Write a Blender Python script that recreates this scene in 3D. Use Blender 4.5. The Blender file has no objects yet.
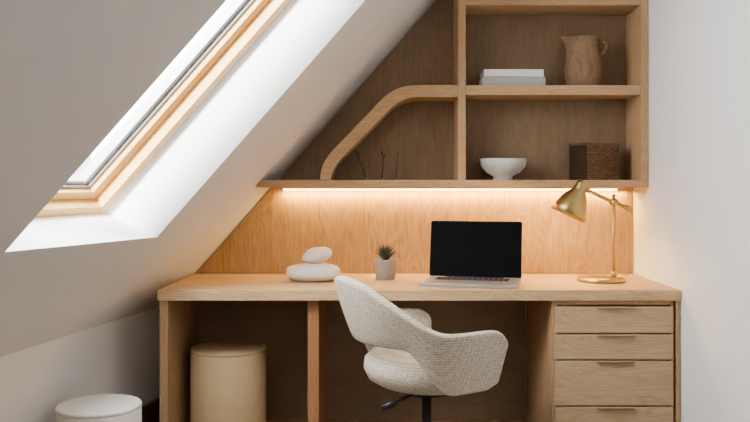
import bpy, math, random
from mathutils import Vector, Matrix, noise
random.seed(4)
F=819.0; CD=3.75; CH=1.15; HY=186.0; CX=375.0
col=bpy.context.scene.collection
W={}   # world location of each object
def new_mat(name):
    m=bpy.data.materials.new(name); m.use_nodes=True
    nt=m.node_tree; b=nt.nodes['Principled BSDF']
    return m,nt,b
def plain(name,c,rough=.6,metal=0.0,bump=0,bscale=50,var=0.0,spec=.5):
    m,nt,b=new_mat(name)
    b.inputs['Roughness'].default_value=rough; b.inputs['Metallic'].default_value=metal
    b.inputs['Specular IOR Level'].default_value=spec
    tc=nt.nodes.new('ShaderNodeTexCoord')
    n=nt.nodes.new('ShaderNodeTexNoise'); n.inputs['Scale'].default_value=bscale; n.inputs['Detail'].default_value=5
    nt.links.new(tc.outputs['Object'],n.inputs['Vector'])
    fac=n.outputs['Fac']
    r=nt.nodes.new('ShaderNodeValToRGB')
    r.color_ramp.elements[0].position=.3; r.color_ramp.elements[1].position=.7
    r.color_ramp.elements[0].color=[x*(1-var) for x in c]+[1]
    r.color_ramp.elements[1].color=[min(1,x*(1+var)) for x in c]+[1]
    nt.links.new(fac,r.inputs['Fac']); nt.links.new(r.outputs['Color'],b.inputs['Base Color'])
    if bump:
        bp=nt.nodes.new('ShaderNodeBump'); bp.inputs['Strength'].default_value=bump; bp.inputs['Distance'].default_value=.01
        nt.links.new(fac,bp.inputs['Height']); nt.links.new(bp.outputs['Normal'],b.inputs['Normal'])
    return m
def wood(name,c,axis='x',contrast=.22,rough=.5,cath=0.0):
    m,nt,b=new_mat(name); N=nt.nodes; L=nt.links
    b.inputs['Roughness'].default_value=rough; b.inputs['Specular IOR Level'].default_value=.3
    tc=N.new('ShaderNodeTexCoord')
    def mp(lo,hi):
        x=N.new('ShaderNodeMapping'); s=[hi,hi,hi]; s['xyz'.index(axis)]=lo
        x.inputs['Scale'].default_value=s; L.new(tc.outputs['Object'],x.inputs['Vector']); return x
    n1=N.new('ShaderNodeTexNoise'); n1.inputs['Scale'].default_value=2; n1.inputs['Detail'].default_value=6; n1.inputs['Distortion'].default_value=.8
    L.new(mp(1,9).outputs[0],n1.inputs['Vector'])
    n2=N.new('ShaderNodeTexNoise'); n2.inputs['Scale'].default_value=5; n2.inputs['Detail'].default_value=4
    L.new(mp(2.5,50).outputs[0],n2.inputs['Vector'])
    mix=N.new('ShaderNodeMath'); mix.operation='MULTIPLY_ADD'; mix.inputs[1].default_value=.65
    L.new(n2.outputs['Fac'],mix.inputs[0])
    h=N.new('ShaderNodeMath'); h.operation='MULTIPLY'; h.inputs[1].default_value=.35
    L.new(n1.outputs['Fac'],h.inputs[0]); L.new(h.outputs[0],mix.inputs[2])
    fac=mix.outputs[0]
    # contour lines of a stretched noise field = cathedral grain
    n3=N.new('ShaderNodeTexNoise'); n3.inputs['Scale'].default_value=1; n3.inputs['Detail'].default_value=2; n3.inputs['Roughness'].default_value=.35
    L.new(mp(1.3,6.5).outputs[0],n3.inputs['Vector'])
    k=N.new('ShaderNodeMath'); k.operation='MULTIPLY'; k.inputs[1].default_value=170; L.new(n3.outputs['Fac'],k.inputs[0])
    sn=N.new('ShaderNodeMath'); sn.operation='SINE'; L.new(k.outputs[0],sn.inputs[0])
    q=N.new('ShaderNodeMath'); q.operation='MULTIPLY_ADD'; q.inputs[1].default_value=.04+cath
    L.new(sn.outputs[0],q.inputs[0]); L.new(fac,q.inputs[2]); fac=q.outputs[0]
    r=N.new('ShaderNodeValToRGB'); r.color_ramp.elements[0].position=.32; r.color_ramp.elements[1].position=.64
    r.color_ramp.elements[0].color=[c[0]*(1-contrast),c[1]*(1-contrast*1.25),c[2]*(1-contrast*1.5),1]
    r.color_ramp.elements[1].color=[min(1,x*(1+contrast*.5)) for x in c]+[1]
    L.new(fac,r.inputs['Fac']); L.new(r.outputs['Color'],b.inputs['Base Color'])
    bp=N.new('ShaderNodeBump'); bp.inputs['Strength'].default_value=.2; bp.inputs['Distance'].default_value=.002
    L.new(n2.outputs['Fac'],bp.inputs['Height']); L.new(bp.outputs['Normal'],b.inputs['Normal'])
    return m
def emis(name,c,s):
    m,nt,b=new_mat(name); b.inputs['Emission Color'].default_value=(*c,1); b.inputs['Emission Strength'].default_value=s
    b.inputs['Base Color'].default_value=(*c,1); return m

OAK=(.44,.28,.145)
M_top=wood('oak_top',(.55,.375,.20),'x',.26)
M_x=wood('oak_x',OAK,'x',.22); M_z=wood('oak_z',OAK,'z',.22)
M_splash=wood('oak_splash',(.41,.27,.115),'z',.30,.5,.015)
M_shelfback_shaded=wood('oak_shelfback_shaded',(.20,.13,.07),'z',.19,.6,.0)  # same oak as the splash, with the shelf's shade darkened into its colour
M_drawer=wood('oak_drawer',(.49,.345,.20),'x',.25)
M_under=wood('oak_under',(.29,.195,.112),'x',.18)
M_red=wood('oak_red',(.36,.165,.07),'z',.22)
M_pine=wood('pine',(.60,.36,.11),'x',.2)
M_wall=plain('plaster_white',(.81,.81,.805),.85,0,.08,6,.02)
M_slope=plain('plaster_slope',(.78,.765,.74),.85,0,.05,10,.015)
M_reveal=plain('reveal_white',(.94,.94,.94),.7,0,.02,14,.01)
M_floor=wood('floor_wood',(.22,.18,.145),'y',.3)
M_base=wood('baseboard_wood',(.12,.075,.05),'y',.25)
M_brass=plain('brass',(.50,.345,.125),.34,1.0,.02,30,.05)
M_bronze=plain('bronze',(.28,.2,.12),.4,1.0,0,30,.05)
M_black=plain('black_metal',(.02,.02,.022),.45,.3)
M_silver=plain('silver',(.58,.57,.56),.35,.8)
M_screen=plain('screen_black',(.002,.002,.0025),.6,0,spec=.05)
M_key=plain('key_black',(.03,.03,.035),.6)
M_stone=plain('stone',(.70,.62,.53),.9,0,.35,60,.06)
M_pot=plain('pot_grey',(.27,.235,.195),.8,0,.2,80,.1)
M_leaf=plain('leaf',(.03,.045,.022),.55,0,.1,40,.4)
M_soil=plain('soil',(.04,.025,.015),.95,0,.5,120,.3)
M_bowl=plain('bowl_ceramic',(.52,.50,.465),.5,0,.05,60,.1)
M_jug=wood('jug_clay',(.235,.145,.08),'z',.38,.75)
M_bookw=plain('book_white',(.68,.665,.63),.7); M_bookg=plain('book_grey',(.34,.325,.30),.7)
M_paper=plain('paper',(.72,.69,.63),.9,0,.3,200,.08)
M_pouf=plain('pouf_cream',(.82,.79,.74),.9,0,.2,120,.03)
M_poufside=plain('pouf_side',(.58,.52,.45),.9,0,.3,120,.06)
M_led=emis('led_emit',(1,.60,.18),14)
M_bulb=emis('bulb_emit',(1,.62,.30),10)
M_gasket=plain('sash_grey',(.13,.13,.135),.4)
# woven tweed for the chair
M_boucle,nt,b=new_mat('tweed'); b.inputs['Roughness'].default_value=.95; b.inputs['Specular IOR Level'].default_value=.1
N=nt.nodes; L=nt.links
tc=N.new('ShaderNodeTexCoord')
def band(direction,sc):
    w_=N.new('ShaderNodeTexWave'); w_.bands_direction=direction; w_.inputs['Scale'].default_value=sc; w_.inputs['Distortion'].default_value=2.5
    w_.inputs['Detail'].default_value=2; w_.inputs['Detail Scale'].default_value=3; L.new(tc.outputs['Object'],w_.inputs['Vector']); return w_
wa=band('Z',36); wb=band('X',36); wcx=band('Y',36)
n=N.new('ShaderNodeTexNoise'); n.inputs['Scale'].default_value=110; n.inputs['Detail'].default_value=4; L.new(tc.outputs['Object'],n.inputs['Vector'])
def mth(op,a,b_):
    m_=N.new('ShaderNodeMath'); m_.operation=op
    for i_,v_ in enumerate((a,b_)):
        if isinstance(v_,(int,float)): m_.inputs[i_].default_value=v_
        else: L.new(v_,m_.inputs[i_])
    return m_.outputs[0]
xy=mth('MULTIPLY',mth('ADD',wb.outputs['Fac'],wcx.outputs['Fac']),.5)
g_=mth('ADD',mth('MULTIPLY',mth('ADD',wa.outputs['Fac'],xy),.22),mth('MULTIPLY',n.outputs['Fac'],.56))
r=N.new('ShaderNodeValToRGB'); r.color_ramp.elements[0].position=.27; r.color_ramp.elements[1].position=.70
r.color_ramp.elements[0].color=(.41,.345,.25,1); r.color_ramp.elements[1].color=(.76,.69,.575,1)
L.new(g_,r.inputs['Fac']); L.new(r.outputs['Color'],b.inputs['Base Color'])
bp=N.new('ShaderNodeBump'); bp.inputs['Strength'].default_value=.5; bp.inputs['Distance'].default_value=.004
L.new(g_,bp.inputs['Height']); L.new(bp.outputs['Normal'],b.inputs['Normal'])
# wicker
def weave(name,c):
    m,nt,b=new_mat(name); b.inputs['Roughness'].default_value=.9; b.inputs['Specular IOR Level'].default_value=.15
    tc=nt.nodes.new('ShaderNodeTexCoord'); sp=nt.nodes.new('ShaderNodeSeparateXYZ'); nt.links.new(tc.outputs['Object'],sp.inputs[0])
    a=nt.nodes.new('ShaderNodeMath'); a.operation='ADD'; nt.links.new(sp.outputs[0],a.inputs[0]); nt.links.new(sp.outputs[1],a.inputs[1])
    cb=nt.nodes.new('ShaderNodeCombineXYZ'); nt.links.new(a.outputs[0],cb.inputs[0]); nt.links.new(sp.outputs[2],cb.inputs[1])
    br=nt.nodes.new('ShaderNodeTexBrick'); br.inputs['Scale'].default_value=1
    br.inputs['Brick Width'].default_value=.017; br.inputs['Row Height'].default_value=.0095; br.inputs['Mortar Size'].default_value=.0018; br.inputs['Mortar Smooth'].default_value=.8
    br.inputs['Color1'].default_value=(*c,1); br.inputs['Color2'].default_value=(c[0]*.6,c[1]*.6,c[2]*.6,1); br.inputs['Mortar'].default_value=(c[0]*.15,c[1]*.15,c[2]*.15,1)
    nt.links.new(cb.outputs[0],br.inputs['Vector']); nt.links.new(br.outputs['Color'],b.inputs['Base Color'])
    bp=nt.nodes.new('ShaderNodeBump'); bp.inputs['Strength'].default_value=.5; bp.inputs['Distance'].default_value=.003; bp.invert=True
    nt.links.new(br.outputs['Fac'],bp.inputs['Height']); nt.links.new(bp.outputs['Normal'],b.inputs['Normal'])
    return m
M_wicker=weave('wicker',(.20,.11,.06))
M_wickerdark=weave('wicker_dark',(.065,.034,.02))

def tag(o,label=None,cat=None,group=None,kind=None):
    if label:o['label']=label
    if cat:o['category']=cat
    if group:o['group']=group
    if kind:o['kind']=kind
    return o
def empty(name,loc,label,cat,group=None):
    o=bpy.data.objects.new(name,None); o.location=loc; o.empty_display_size=.05; col.objects.link(o); W[o]=Vector(loc)
    return tag(o,label,cat,group)
def build(name,verts,faces,mat,parent=None,M=None,smooth=False,bevel=0,sub=0,base=False,solid=0):
    vs=[Vector(v) for v in verts]
    if M is not None: vs=[M@v for v in vs]
    mn=Vector([min(v[i] for v in vs) for i in range(3)]); mx=Vector([max(v[i] for v in vs) for i in range(3)])
    c=(mn+mx)/2
    if parent is None: c.z=mn.z
    me=bpy.data.meshes.new(name); me.from_pydata([v-c for v in vs],[],faces); me.materials.append(mat); me.validate()
    import bmesh
    bm=bmesh.new(); bm.from_mesh(me); bmesh.ops.remove_doubles(bm,verts=bm.verts,dist=1e-6); bmesh.ops.recalc_face_normals(bm,faces=bm.faces); bm.to_mesh(me); bm.free()
    if smooth:
        for p in me.polygons:p.use_smooth=True
    o=bpy.data.objects.new(name,me); col.objects.link(o); W[o]=c
    if parent is not None:
        o.parent=parent; o.location=c-W[parent]
    else: o.location=c
    if solid:
        md=o.modifiers.new('solid','SOLIDIFY'); md.thickness=solid; md.offset=0
    if bevel:
        md=o.modifiers.new('bev','BEVEL'); md.width=bevel; md.segments=2; md.limit_method='ANGLE'; md.angle_limit=math.radians(40)
    if sub:
        md=o.modifiers.new('sub','SUBSURF'); md.levels=sub; md.render_levels=sub
    return o
BF=[(0,1,2,3),(7,6,5,4),(0,4,5,1),(1,5,6,2),(2,6,7,3),(3,7,4,0)]
def box(name,x0,x1,y0,y1,z0,z1,mat,parent=None,bevel=.002,M=None,**k):
    vs=[(x0,y0,z0),(x1,y0,z0),(x1,y1,z0),(x0,y1,z0),(x0,y0,z1),(x1,y0,z1),(x1,y1,z1),(x0,y1,z1)]
    return build(name,vs,BF,mat,parent,M,bevel=bevel,**k)
def prism(name,poly,y0,y1,mat,parent=None,bevel=.0015,M=None,**k):
    n=len(poly); vs=[(p[0],y0,p[1]) for p in poly]+[(p[0],y1,p[1]) for p in poly]
    fs=[tuple(range(n)),tuple(range(2*n-1,n-1,-1))]+[(i,(i+1)%n,(i+1)%n+n,i+n) for i in range(n)]
    return build(name,vs,fs,mat,parent,M,bevel=bevel,**k)
def hexa(name,pts,mat,parent=None,bevel=0,**k):
    return build(name,pts,BF,mat,parent,bevel=bevel,**k)
def lathe_geo(prof,seg=40,closed=False):
    vs=[];fs=[]
    for (r,z) in prof:
        for i in range(seg):
            a=2*math.pi*i/seg; vs.append((r*math.cos(a),r*math.sin(a),z))
    n=len(prof)
    for j in range(n-1):
        for i in range(seg):
            k=(i+1)%seg; fs.append((j*seg+i,j*seg+k,(j+1)*seg+k,(j+1)*seg+i))
    fs.append(tuple(range(seg))[::-1]); fs.append(tuple(range((n-1)*seg,n*seg)))
    return vs,fs
def lathe(name,prof,mat,parent=None,loc=(0,0,0),M=None,seg=40,**k):
    vs,fs=lathe_geo(prof,seg); T=Matrix.Translation(loc)
    if M is not None:T=M
    k.setdefault('smooth',True)
    return build(name,vs,fs,mat,parent,T,**k)
def tube_geo(pts,rad,seg=12):
    pts=[Vector(p) for p in pts]; vs=[];fs=[]
    if not isinstance(rad,(list,tuple)): rad=[rad]*len(pts)
    up=None
    for i,p in enumerate(pts):
        t=(pts[min(i+1,len(pts)-1)]-pts[max(i-1,0)]).normalized()
        if up is None: up=t.orthogonal().normalized()
        up=(up-t*up.dot(t)).normalized(); s=t.cross(up)
        for j in range(seg):
            a=2*math.pi*j/seg; vs.append(p+(up*math.cos(a)+s*math.sin(a))*rad[i])
    for i in range(len(pts)-1):
        for j in range(seg):
            k=(j+1)%seg; fs.append((i*seg+j,i*seg+k,(i+1)*seg+k,(i+1)*seg+j))
    fs.append(tuple(range(seg))[::-1]); fs.append(tuple(range((len(pts)-1)*seg,len(pts)*seg)))
    return vs,fs
def tube(name,pts,rad,mat,parent=None,seg=12,M=None,**k):
    vs,fs=tube_geo(pts,rad,seg); return build(name,vs,fs,mat,parent,M,smooth=True,**k)
def join(*gs):
    V=[];Fc=[]
    for vs,fs in gs:
        o=len(V); V+=list(vs); Fc+=[tuple(i+o for i in f) for f in fs]
    return V,Fc

# ---------------- setting ----------------
def S(st,*a): return tag(st,kind='structure')
XR=1.181
def slopeZ(x,y): return .733+1.137*(x+.838-.2*y)
def slopeX(z,y): return (z-.733)/1.137-.838+.2*y
nrm=Vector((-1.137,.2274,1)).normalized(); dv=Vector((.2,1,0)); wv=Vector((1,0,1.137))
KZ=.612; YF=-5.2; ZC=2.75
P0=Vector((-.983,-.855,1.069))
P0=Vector((P0.x,P0.y,slopeZ(P0.x,P0.y)))+Vector((0,0,.306))
def unproj(px,py,off):
    kx=(px-CX)/F; kz=-(py-HY)/F; c=off*1.531
    D=(.733+c+1.137*(.838+.2*CD)-CH)/(kz-1.137*(kx-.2))
    return Vector((kx*D,D-CD,CH+kz*D))
O_BL=unproj(5,252,0); O_BR=unproj(157,237,0)
O_TR=O_BR+wv*1.07; O_TL=O_BL+wv*1.07
A=Vector((slopeX(KZ,.06),.06,KZ)); B=Vector((slopeX(KZ,YF),YF,KZ)); C=Vector((slopeX(ZC,YF),YF,ZC)); Dd=Vector((slopeX(ZC,.06),.06,ZC))
S(build('ceiling',[A,B,C,Dd,O_BR,O_BL,O_TL,O_TR],[(0,1,5,4),(1,2,6,5),(2,3,7,6),(3,0,4,7)],M_slope))
S(build('wall_left',[A,B,(B.x,B.y,0),(A.x,A.y,0)],[(0,1,2,3)],M_slope))
S(build('ceiling_flat',[C,(XR,YF,ZC),(XR,.06,ZC),Dd],[(0,1,2,3)],M_wall))
S(box('wall_back',-1.3,XR+.1,.004,.1,0,ZC,M_wall,bevel=0))
S(box('wall_right',XR,XR+.1,YF,.004,0,ZC,M_wall,bevel=0))
S(box('wall_front',-2.3,XR+.1,YF-.1,YF,0,ZC,M_wall,bevel=0))
S(box('floor',-2.3,XR+.1,YF,.1,-.05,0,M_floor,bevel=0))
def kx(y): return slopeX(KZ,y)
S(hexa('baseboard_left',[(kx(YF),YF,0),(kx(YF)+.018,YF,0),(kx(0)+.018,0,0),(kx(0),0,0),(kx(YF),YF,.21),(kx(YF)+.018,YF,.21),(kx(0)+.018,0,.21),(kx(0),0,.21)],M_base))
# window
WY=.845; WL=1.02
def fp(a,bb,off=0): return P0-dv*a+wv*bb+nrm*off
Fc=[fp(0,0),fp(WY,0),fp(WY,WL),fp(0,WL)]
S(build('trim_1',[O_BR,O_BL,O_TL,O_TR]+Fc,[(0,1,5,4),(1,2,6,5),(2,3,7,6),(3,0,4,7)],M_reveal))
win=empty('window_1',fp(WY/2,0,0),'wood-framed roof window set into the sloped ceiling','window'); win['kind']='structure'
def bar(name,a0,a1,b0,b1,o0,o1,mat,par,bev=.003):
    pts=[fp(a0,b0,o0),fp(a1,b0,o0),fp(a1,b1,o0),fp(a0,b1,o0),fp(a0,b0,o1),fp(a1,b0,o1),fp(a1,b1,o1),fp(a0,b1,o1)]
    return hexa(name,pts,mat,par,bevel=bev)
def ring(nm,a0,a1,b0,b1,w,wb_,o0,o1,mat):
    bar(nm,a0,a0+w,b0,b1,o0,o1,mat,win); bar(nm,a1-w,a1,b0,b1,o0,o1,mat,win)
    bar(nm,a0+w,a1-w,b0,b0+wb_,o0,o1,mat,win); bar(nm,a0+w,a1-w,b1-wb_,b1,o0,o1,mat,win)
ring('window_frame',-.005,WY+.005,-.005,WL+.005,.052,.030,-.03,.075,M_pine)
ring('sash',.047,WY-.047,.025,WL-.025,.048,.022,.010,.070,M_pine)
ring('glazing_bead',.095,WY-.095,.047,WL-.047,.014,.007,.028,.075,M_gasket)
M_rail=plain('rail_light_grey',(.40,.41,.42),.4)
ring('glazing_rail',.109,WY-.109,.054,WL-.054,.028,.009,.040,.075,M_rail)
mg,nt,b=new_mat('window_glass'); nt.nodes.remove(b); o_=nt.nodes['Material Output']
tr=nt.nodes.new('ShaderNodeBsdfTransparent'); gl=nt.nodes.new('ShaderNodeBsdfGlossy'); gl.inputs['Roughness'].default_value=.02
mx=nt.nodes.new('ShaderNodeMixShader'); mx.inputs[0].default_value=.04
nt.links.new(tr.outputs[0],mx.inputs[1]); nt.links.new(gl.outputs[0],mx.inputs[2]); nt.links.new(mx.outputs[0],o_.inputs[0])
build('window_pane',[fp(.12,.055,.055),fp(WY-.12,.055,.055),fp(WY-.12,WL-.055,.055),fp(.12,WL-.055,.055)],[(0,1,2,3)],mg,win)

# ---------------- back panelling ----------------
splash=prism('wood_backsplash',[(slopeX(.752,0)+.008,.752),(XR-.003,.752),(XR-.003,1.1425),(slopeX(1.143,0)+.008,1.1425)],-.012,0,M_splash,bevel=0)
tag(splash,'oak veneer back panel glowing under the shelf light above the desk','wall panel')

# ---------------- shelf unit ----------------
sh=empty('wall_shelf_unit',(.4,-.11,1.143),'built-in oak open shelf with curved divider, cut to roof slope','shelf')
yb,yf=-.012,-.22
ztop=2.45
prism('back_panel',[(slopeX(1.16,0)+.006,1.16),(XR-.002,1.16),(XR-.002,ztop),(slopeX(ztop,0)+.006,ztop)],yb,0,M_shelfback_shaded,sh,bevel=0)
def slopeboard(name,z0,z1,x1,mat):
    g=.006
    xs=[slopeX(z0,yf)+g,slopeX(z0,yb)+g,slopeX(z1,yf)+g,slopeX(z1,yb)+g]
    vs=[(xs[0],yf,z0),(x1,yf,z0),(x1,yb,z0),(xs[1],yb,z0),(xs[2],yf,z1),(x1,yf,z1),(x1,yb,z1),(xs[3],yb,z1)]
    return build(name,vs,BF,mat,sh,bevel=.0015)
slopeboard('bottom_board',1.143,1.176,XR-.002,M_x)
box('side_panel',1.146,XR-.002,yf,yb,1.176,ztop,M_z,sh)
box('divider',.358,.391,yf,yb,1.176,ztop,M_z,sh)
box('shelf_board',.391,1.146,yf+.004,yb,1.543,1.585,M_x,sh)
box('shelf_board',.391,1.146,yf+.004,yb,1.93,1.965,M_x,sh)
def q(px,py): 
    s=(CD+yf)/F; return ((px-CX)*s,CH-(py-HY)*s)
def arc(p0,p1,p2,n=8):
    out=[]
    for i in range(n+1):
        t=i/n; out.append(tuple((1-t)**2*p0[k]+2*t*(1-t)*p1[k]+t*t*p2[k] for k in (0,1)))
    return out
outer=[q(458,85)]+arc(q(416,85),q(396,85),q(382,99))+arc(q(334,149),q(320,163),q(320,179.9))
inner=[q(458,97)]+arc(q(420,97),q(402,97),q(390,109))+arc(q(343,157),q(331,168),q(331,179.9))
n=len(outer)
vs=[];fs=[]
for y in (yf+.002,yb):
    vs+=[(p[0],y,p[1]) for p in outer]; vs+=[(p[0],y,p[1]) for p in inner]
for i in range(n-1):
    fs+=[(i,i+1,n+i+1,n+i),(2*n+i,3*n+i,3*n+i+1,2*n+i+1),(i,2*n+i,2*n+i+1,i+1),(n+i,n+i+1,3*n+i+1,3*n+i)]
fs+=[(0,n,3*n,2*n),(n-1,3*n-1,4*n-1,2*n-1)]
build('curved_divider',vs,fs,M_x,sh,bevel=.0015)
# LED strip
led=empty('led_light_strip',(.33,-.035,1.127),'slim warm glowing light strip fixed under the shelf','light strip')
box('strip_housing',-.42,1.10,-.048,-.024,1.138,1.1428,M_silver,led,bevel=.001)
box('strip_diffuser',-.415,1.095,-.046,-.026,1.127,1.138,M_led,led,bevel=.001)

# ---------------- desk ----------------
DZ=.75
desk=empty('desk',(.17,-.3,0),'long built-in oak desk with drawer end and panel legs','desk')
vs=[]
for z in (DZ-.042,DZ): vs+=[(-.838,-.6,z),(XR-.002,-.6,z),(XR-.002,-.013,z),(slopeX(DZ-.042,-.013)+.035,-.013,z)]
build('desk_top',vs,BF,M_top,desk,bevel=.003)
box('side_panel',-.833,-.80,-.585,-.03,0,DZ-.042,M_z,desk)
box('support_panel',-.262,-.218,-.56,-.03,0,DZ-.042,M_red,desk)
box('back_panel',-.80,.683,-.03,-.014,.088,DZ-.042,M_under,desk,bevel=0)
box('plinth',-.80,.683,-.042,-.014,0,.086,M_z,desk,bevel=.001)
# drawer cabinet
cab=empty('drawer_cabinet',(.93,-.3,0),'oak pedestal cabinet with four flat drawers under the desk','cabinet')
parts=[(.684,.704,-.578,-.045,.0,DZ-.043),(1.142,1.158,-.578,-.045,.0,DZ-.043),(.704,1.142,-.578,-.045,.0,.06),(.704,1.142,-.578,-.045,.69,DZ-.043),(.704,1.142,-.06,-.045,.06,.69)]
g=[]
for p in parts:
    x0,x1,y0,y1,z0,z1=p
    g.append(([(x0,y0,z0),(x1,y0,z0),(x1,y1,z0),(x0,y1,z0),(x0,y0,z1),(x1,y0,z1),(x1,y1,z1),(x0,y1,z1)],BF))
V_,F_=join(*g); build('body',V_,F_,M_z,cab,bevel=.0015)
side=box('side_panel',1.162,1.178,-.59,-.03,0,DZ-.042,M_z,desk)
for z0,z1 in ((.583,.684),(.481,.577),(.303,.475),(.066,.297)):
    d=box('drawer',.694,1.150,-.592,-.08,z0,z1,M_drawer,cab,bevel=.002)
    hv=[(.855,-.604,z1-.007),(1.0,-.604,z1-.007),(1.0,-.592,z1-.007),(.855,-.592,z1-.007),
        (.855,-.604,z1-.004),(1.0,-.604,z1-.004),(1.0,-.592,z1-.004),(.855,-.592,z1-.004)]
    h=build('handle',hv,BF,M_bronze,d,bevel=.001); h['label']='thin bronze edge pull'

# ---------------- stones ----------------
def pebble(name,c,r,seed,label,bend=0,amp=.10):
    vs,fs=[],[]
    nu,nv=36,18
    for j in range(nv+1):
        ph=-math.pi/2+math.pi*j/nv
        for i in range(nu):
            a=2*math.pi*i/nu
            d=Vector((math.cos(a)*math.cos(ph),math.sin(a)*math.cos(ph),math.sin(ph)))
            k=1+amp*noise.noise(d*1.4+Vector((seed,0,0)))+.012*noise.noise(d*4+Vector((seed,3,0)))
            p=[ (abs(d[m])**.90)*(1 if d[m]>0 else -1)*r[m]*k for m in range(3)]
            p[2]=max(p[2],-r[2]*.92)+bend*p[0]
            vs.append((c[0]+p[0],c[1]+p[1],c[2]+p[2]))
    for j in range(nv):
        for i in range(nu):
            k=(i+1)%nu; fs.append((j*nu+i,j*nu+k,(j+1)*nu+k,(j+1)*nu+i))
    o=build(name,vs,fs,M_stone,smooth=True); tag(o,label,'decoration stone'); return o
s=.00421
st1=pebble('decorative_stone',((313.5-375)*s,-.30,DZ+.040),(.120,.085,.040),3.1,'wide flat off-white rounded stone lying on the desk')
st1.location.z=DZ
st2=pebble('decorative_stone',((317-375)*s,-.30,DZ+.10),(.062,.055,.033),7.7,'small off-white oval stone stacked on the flat stone',.14,.15)
st2.location.z=DZ+.073

# ---------------- plant ----------------
pc=((385.5-375)*.0043,-.23,DZ)
pl=empty('potted_succulent',pc,'small spiky dark green succulent in a grey-beige pot','potted plant')
lathe('pot',[(.038,0),(.041,.003),(.045,.045),(.048,.080),(.048,.086),(.044,.086),(.041,.075)],M_pot,pl,pc)
lathe('soil',[(.040,.070),(.040,.076),(.02,.080)],M_soil,pl,pc)
gs=[]
NLf=30
for k in range(NLf):
    a=k*2.4; tilt=.08+.85*((k+1)/NLf)**.85; L_=.082-.014*(k/NLf)
    pts=[];rd=[]
    for i in range(7):
        t=i/6; th_=tilt*(.75+.25*t)
        pts.append(Vector(pc)+Vector((math.cos(a)*math.sin(th_)*L_*t,math.sin(a)*math.sin(th_)*L_*t,.075+math.cos(th_)*L_*t)))
        rd.append(.0062*(1-t)**.75+.0003)
    gs.append(tube_geo(pts,rd,6))
V_,F_=join(*gs); build('leaves',V_,F_,M_leaf,pl,smooth=True)

# ---------------- laptop ----------------
LM=Matrix.Translation((.420,-.300,DZ))@Matrix.Rotation(math.radians(-14),4,'Z')
lp=empty('laptop',(.40,-.40,DZ),'open silver laptop with black screen on the desk','laptop')
wl=.195
def rbox(x0,x1,y0,y1,z0,z1,r,n=5):
    pts=[]
    for cx_,cy_,a0 in ((x1-r,y1-r,0),(x0+r,y1-r,90),(x0+r,y0+r,180),(x1-r,y0+r,270)):
        for i in range(n+1):
            a=math.radians(a0+90*i/n); pts.append((cx_+r*math.cos(a),cy_+r*math.sin(a)))
    m=len(pts); vs=[(p[0],p[1],z0) for p in pts]+[(p[0],p[1],z1) for p in pts]
    fs=[tuple(range(m))[::-1],tuple(range(m,2*m))]+[(i,(i+1)%m,(i+1)%m+m,i+m) for i in range(m)]
    return vs,fs
vs,fs=rbox(-wl,wl,-.240,0,.002,.015,.012); lb=build('base',vs,fs,M_silver,lp,LM,bevel=.001)
gs=[]
for r_ in range(6):
    for c_ in range(14):
        x=-.150+c_*.0215; y=-.115+r_*.0165
        gs.append(([(x,y,.0152),(x+.0185,y,.0152),(x+.0185,y+.0135,.0152),(x,y+.0135,.0152),(x,y,.0163),(x+.0185,y,.0163),(x+.0185,y+.0135,.0163),(x,y+.0135,.0163)],BF))
V_,F_=join(*gs); k_=build('keyboard',V_,F_,M_key,lb,LM)
vs,fs=rbox(-.06,.06,-.215,-.13,.015,.0155,.004); build('trackpad',vs,fs,plain('trackpad_grey',(.5,.5,.5),.3,.6),lb,LM)
SM=LM@Matrix.Translation((0,.0,.013))@Matrix.Rotation(math.radians(90-12),4,'X')
vs,fs=rbox(-wl,wl,0,.243,-.006,0,.010); sc=build('screen',vs,fs,M_silver,lp,SM,bevel=.0008)
vs,fs=rbox(-wl+.0008,wl-.0008,.004,.2422,0,.0012,.009); build('display',vs,fs,M_screen,sc,SM)
tube('hinge',[(-.12,0,.013),(.12,0,.013)],.005,M_key,lp,M=LM)

# ---------------- desk lamp ----------------
LY=-.32
la=empty('desk_lamp',(.947,LY,DZ),'brushed brass desk lamp with bell shade, switched on','desk lamp')
lathe('base',[(.095,0),(.099,.003),(.099,.013),(.094,.017),(.02,.019)],M_brass,la,(.947,LY,DZ))
tube('stem',[(1.0,LY,DZ+.016),(1.0,LY,1.115)],.0072,M_brass,la)
lathe('stem_collar',[(.012,0),(.012,.02),(.008,.028)],M_brass,la,(1.0,LY,DZ+.016),seg=24)
for o_y in (-.012,.012):
    tube('arm',[(1.058,LY+o_y,1.056+o_y*.4),(.885,LY+o_y,1.133+o_y*.4)],.0042,M_brass,la)
tube('arm_joint',[(1.0,LY-.020,1.082),(1.0,LY+.020,1.082)],.014,M_brass,la,seg=20)
tube('counterweight',[(1.073,LY,1.049),(1.046,LY,1.061)],.013,M_brass,la,seg=20)
tube('shade_joint',[(.885,LY-.018,1.134),(.885,LY+.018,1.134)],.012,M_brass,la,seg=20)
ax=Vector((-.42,.04,-.90)).normalized()
rot=ax.to_track_quat('Z','Y').to_matrix().to_4x4()
HM=Matrix.Translation((.874,LY,1.170))@rot
prof=[(.010,-.002),(.022,.002),(.026,.012),(.027,.036),(.031,.048),(.043,.064),(.056,.088),(.067,.122),(.077,.158)]
inn=[(r_-.002,z_) for r_,z_ in prof[::-1]][:-2]
lathe('shade',prof+inn,M_brass,la,M=HM)
lathe('bulb',[(.008,.05),(.012,.07),(.024,.09),(.026,.108),(.018,.124),(.004,.130)],M_bulb,la,M=HM,seg=24)

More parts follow.
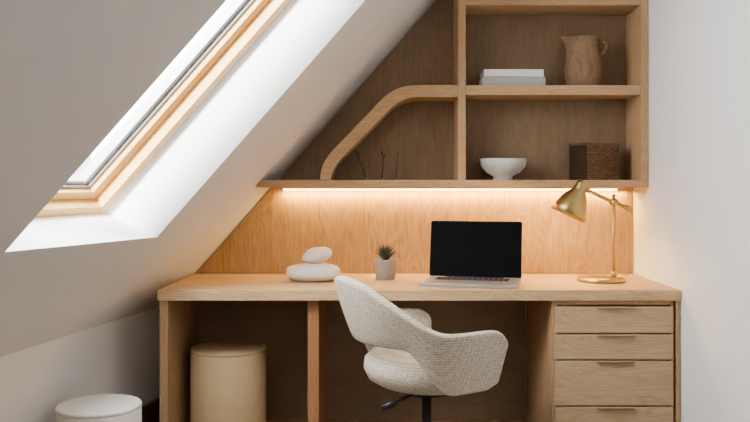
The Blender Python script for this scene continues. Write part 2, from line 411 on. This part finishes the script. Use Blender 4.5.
# ---------------- shelf objects ----------------
zb=1.1765
bw=((503.5-375)*.00442,-.115,zb)
bo=lathe('bowl',[(.040,0),(.043,.002),(.040,.014),(.075,.034),(.097,.060),(.104,.092),(.101,.094),(.093,.062),(.070,.038),(.03,.024)],M_bowl,None,bw)
tag(bo,'white speckled ceramic footed bowl on the lower shelf','bowl')
BA=math.radians(24)
BM=Matrix.Translation((.972,-.117,zb))@Matrix.Rotation(BA,4,'Z')
bk=empty('storage_basket',(.972,-.117,zb),'dark brown woven rectangular basket on the lower shelf','basket')
def rotated(name,geo,mat,parent,bev):
    o=build(name,geo[0],geo[1],mat,None,None,bevel=bev)
    c=W[o]; o.parent=parent; o.location=(BM@c)-W[parent]; o.rotation_euler=(0,0,BA); W[o]=BM@c; return o
X_,Y_,H_=.087,.064,.160
t_=.006
def bx(x0,x1,y0,y1,z0,z1): return ([(x0,y0,z0),(x1,y0,z0),(x1,y1,z0),(x0,y1,z0),(x0,y0,z1),(x1,y0,z1),(x1,y1,z1),(x0,y1,z1)],BF)
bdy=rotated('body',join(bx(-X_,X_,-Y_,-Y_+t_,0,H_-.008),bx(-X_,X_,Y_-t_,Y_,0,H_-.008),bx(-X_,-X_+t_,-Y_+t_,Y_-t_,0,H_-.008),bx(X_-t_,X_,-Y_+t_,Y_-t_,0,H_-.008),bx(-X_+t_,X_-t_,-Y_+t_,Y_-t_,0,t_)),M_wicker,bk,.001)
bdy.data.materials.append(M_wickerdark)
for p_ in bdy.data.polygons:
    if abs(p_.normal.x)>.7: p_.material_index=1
M_rim=plain('rim_brown',(.10,.055,.03),.8,0,.5,80,.2)
rotated('rim',join(bx(-X_-.002,X_+.002,-Y_-.002,-Y_+t_,H_-.008,H_+.002),bx(-X_-.002,X_+.002,Y_-t_,Y_+.002,H_-.008,H_+.002),bx(-X_-.002,-X_+t_,-Y_+t_,Y_-t_,H_-.008,H_+.002),bx(X_-t_,X_+.002,-Y_+t_,Y_-t_,H_-.008,H_+.002)),M_rim,bk,.002)
zs=1.5855
def book(name,x0,x1,y0,y1,z0,z1,mat,label,rz):
    c=((x0+x1)/2,(y0+y1)/2,z0); e=empty(name,c,label,'book','books stacked on the shelf')
    M=Matrix.Translation(c)@Matrix.Rotation(rz,4,'Z'); hx=(x1-x0)/2; hy=(y1-y0)/2; h=z1-z0; t=.003
    g=[]
    for a in ((-hx,hx,-hy,hy,0,t),(-hx,hx,-hy,hy,h-t,h),(-hx,hx,-hy,-hy+t,t,h-t)):
        g.append(bx(*a))
    V_,F_=join(*g); build('cover',V_,F_,mat,e,M,bevel=.001)
    box('pages',-hx+.004,hx-.004,-hy+t,hy-.004,t,h-t,M_paper,e,bevel=0,M=M)
sB=.0044
book('book',(481-375)*sB,(543-375)*sB,-.20,-.04,zs,zs+.038,M_bookg,'thick grey book lying at the bottom of a stack',0)
book('book',(482-375)*sB,(541-375)*sB,-.198,-.05,zs+.0395,zs+.071,M_bookw,'white book lying on top of the grey book',.02)
# jug
jc=((585-375)*sB,-.11,zs)
jg=empty('pitcher',jc,'tan brown pitcher with spout and handle on the shelf','pitcher')
prof=[(.064,0),(.070,.004),(.079,.045),(.081,.08),(.076,.125),(.067,.165),(.062,.19),(.066,.222)]
pr=prof+[(.063,.222),(.059,.19),(.063,.165),(.072,.125),(.076,.08),(.06,.02)]
vs,fs=lathe_geo(pr,48)
nv=[]
for v_ in vs:
    v_=Vector(v_); z=v_.z
    if z>.15 and v_.x<0:
        a=abs(math.atan2(v_.y,-v_.x)); k=max(0,1-a/.75)*max(0,(z-.15)/.072)
        v_.x-=k*.036; v_.z+=k*.006
    nv.append(v_+Vector(jc))
build('body',nv,fs,M_jug,jg,smooth=True)
hp=[Vector(jc)+Vector(p) for p in [(.058,0,.205),(.078,0,.214),(.096,0,.211),(.106,0,.198),(.104,0,.178),(.095,0,.160),(.083,0,.148),(.068,0,.142)]]
tube('handle',hp,[.011,.011,.011,.010,.010,.010,.011,.011],M_jug,jg,sub=1)
# dried stems
M_twig=plain('twig_dark',(.045,.022,.014),.8); M_bud=plain('bud_red',(.18,.06,.03),.8)
def stem(pxb,pxt,pyt,label,head):
    x=(pxb-375)*.00437; xt=(pxt-375)*.00437; zt=CH-(pyt-HY)*.00437; y=-.13
    e=empty('dried_stem',(x,y,zb),label,'dried flower','dried stems on the shelf')
    lathe('holder',[(.010,0),(.010,.004),(.003,.007)],M_bronze,e,(x,y,zb),seg=20)
    tube('stalk',[(x,y,zb+.005),(x*.6+xt*.4+.002,y,zb*.6+zt*.4),(xt,y,zt)],[.0028,.0024,.0020],M_twig,e,seg=8)
    if head=='bud': lathe('seed_head',[(.001,-.012),(.006,-.006),(.009,.002),(.006,.010),(.001,.014)],M_bud,e,(xt,y,zt),seg=14)
    else:
        tube('seed_head',[(xt,y,zt),(xt-.006,y-.002,zt+.012),(xt-.004,y,zt+.022)],[.0035,.0045,.001],M_twig,e,seg=8)
        tube('side_twig',[(xt-.001,y,zt-.02),(xt+.010,y,zt+.002),(xt+.012,y,zt+.010)],[.0016,.003,.001],M_twig,e,seg=8)
stem(366,357,154,'thin dark dried stem leaning on the shelf','fork')
stem(382,383,155,'thin upright dark dried stem on the shelf','fork')
stem(396,398,152,'dried stem with a reddish seed head on the shelf','bud')

# ---------------- stools ----------------
def pouf(loc,r,h,label,mt,ms):
    e=empty('drum_stool',loc,label,'stool')
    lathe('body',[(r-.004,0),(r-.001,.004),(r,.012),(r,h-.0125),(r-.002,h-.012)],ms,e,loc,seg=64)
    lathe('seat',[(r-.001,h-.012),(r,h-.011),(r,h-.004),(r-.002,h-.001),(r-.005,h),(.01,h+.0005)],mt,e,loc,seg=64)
M_stool=wood('stool_wood',(.43,.30,.15),'z',.05,.7)
M_stooltop=plain('stool_top',(.41,.285,.15),.85,0,.1,100,.04)
pouf((-.611,-.33,0),.156,.478,'tall plain beige cylindrical stool standing under the desk',M_stooltop,M_stool)
pouf((-.943,-.95,0),.14,.405,'low white-topped round drum stool beside the desk',M_pouf,M_poufside)

# ---------------- chair ----------------
CM=Matrix.Translation((.185,-.82,0))@Matrix.Rotation(math.radians(25),4,'Z')
ch=empty('desk_chair',(.185,-.82,0),'cream tweed swivel tub chair with open lower back','chair')
def ss(a,b_,x):
    t=max(0,min(1,(x-a)/(b_-a))); return t*t*(3-2*t)
NU,NV=56,10
vs=[];fs=[]
r0=.25; arcL=math.pi*r0/2; st=.205; LT=arcL+st
for i in range(NU+1):
    u=-1+2*i/NU; s_=abs(u); sg=1 if u>=0 else -1
    l=s_*LT
    zb_=.612-.150*ss(.38,.64,s_)+.02*ss(.88,1,s_)
    zt_=.842-.02*ss(0,.3,s_)-.150*ss(.12,.62,s_)
    e=max(0,(s_-.86)/.14); zt_-= (1-math.sqrt(max(0,1-e*e)))*.05; 
    lean=.078*(1-ss(.2,.8,s_))+.045*ss(.2,.8,s_)
    rb=.205*(1-ss(.3,.7,s_))+.245*ss(.3,.7,s_)
    for j in range(NV+1):
        v=j/NV; z=zb_+(zt_-zb_)*v
        r=rb+lean*(v**.8)
        if l<=arcL:
            a=l/r0; x=-.04-math.cos(a)*r; y=sg*math.sin(a)*(r*.55+.25*.45+.02*v)
        else:
            x=-.04+(l-arcL)-.02*(1-v)*e; y=sg*(r*.55+.25*.45+.02*v)
            y-=sg*.02*ss(arcL,LT,l)
        vs.append((x,y,z))
for i in range(NU):
    for j in range(NV):
        a=i*(NV+1)+j; fs.append((a,a+NV+1,a+NV+2,a+1))
build('backrest',vs,fs,M_boucle,ch,CM,smooth=True,solid=.030,sub=2)
prof=[(.02,.438),(.12,.439),(.180,.447),(.218,.468),(.234,.502),(.230,.535),(.208,.556),(.13,.564),(.02,.565)]
v_,f_=lathe_geo(prof,48)
v_=[(p[0]*(.98 if p[0]<0 else 1.12)+.006,p[1]*1.03,p[2]) for p in v_]
build('seat',v_,f_,M_boucle,ch,CM,smooth=True)
lathe('swivel_plate',[(.09,.415),(.09,.436),(.05,.442)],M_black,ch,M=CM,seg=32)
lathe('gas_post',[(.026,.12),(.026,.30),(.017,.302),(.017,.42)],M_black,ch,M=CM,seg=24)
CI=CM.inverted()
def toL(px,py,D): return CI@Vector(((px-CX)*D/F,D-CD,CH-(py-HY)*D/F))
tube('height_lever',[toL(418,393,2.86),toL(406,397,2.82),toL(396,401,2.79)],.006,M_black,ch,M=CM)
tube('lever_paddle',[toL(398,400,2.80),toL(392,404,2.79),toL(382,408,2.78)],[.006,.013,.009],M_black,ch,M=CM)
lathe('base_hub',[(.04,.07),(.045,.09),(.03,.13)],M_black,ch,M=CM,seg=24)
for k in range(5):
    a=math.radians(72*k+20); c_,s2=math.cos(a),math.sin(a)
    leg=tube('base_leg',[(.03*c_,.03*s2,.095),(.16*c_,.16*s2,.085),(.29*c_,.29*s2,.065)],[.018,.015,.012],M_black,ch,M=CM)
    tube('caster',[(.29*c_-.018*s2,.29*s2+.018*c_,.027),(.29*c_+.018*s2,.29*s2-.018*c_,.027)],.027,M_black,ch,M=CM,seg=20)
    tube('caster_pin',[(.29*c_,.29*s2,.03),(.29*c_,.29*s2,.065)],.006,M_black,ch,M=CM)

# ---------------- lights ----------------
def area(name,loc,direction,sx,sy,power,c,spread=180):
    l=bpy.data.lights.new(name,'AREA'); l.shape='RECTANGLE'; l.size=sx; l.size_y=sy; l.energy=power; l.color=c; l.spread=math.radians(spread)
    o=bpy.data.objects.new(name,l); o.location=loc; o.rotation_euler=Vector(direction).to_track_quat('-Z','Y').to_euler(); col.objects.link(o); return o
wc=fp(WY/2,WL/2,.35)
area('sky_light',wc,-nrm,1.3,1.0,86,(.96,.98,1.0))
area('led_light',(.36,-.034,1.1255),(0,.08,-1),1.56,.014,15,(1,.56,.10))
area('fill_light',(.5,-4.3,1.9),(-.25,.9,-.35),1.6,1.2,8,(1,.96,.92))  # added soft fill behind the camera, not a fixture of the room
# low sunlight raking across the window recess
sd=dv.normalized()-wv.normalized()*.38-nrm*.24
sl=bpy.data.lights.new('sun','SUN'); sl.energy=45; sl.angle=math.radians(10); sl.color=(1,.99,.97)
so=bpy.data.objects.new('sun',sl); so.rotation_euler=sd.to_track_quat('-Z','Y').to_euler(); so.location=wc-sd*2; col.objects.link(so)
pl_=bpy.data.lights.new('lamp_bulb_light','POINT'); pl_.energy=9; pl_.color=(1,.58,.15); pl_.shadow_soft_size=.02
po=bpy.data.objects.new('lamp_bulb_light',pl_); po.location=HM@Vector((0,0,.164)); col.objects.link(po)
w=bpy.data.worlds.new('sky'); bpy.context.scene.world=w; w.use_nodes=True
bg=w.node_tree.nodes['Background']; bg.inputs[0].default_value=(.92,.96,1,1); bg.inputs[1].default_value=6

cam=bpy.data.cameras.new('camera'); cam.sensor_width=36; cam.lens=36*F/750; cam.shift_y=-(211-HY)/750; cam.clip_start=.05
co=bpy.data.objects.new('camera',cam); co.location=(0,-CD,CH); co.rotation_euler=(math.radians(90),0,0); col.objects.link(co)
bpy.context.scene.camera=co
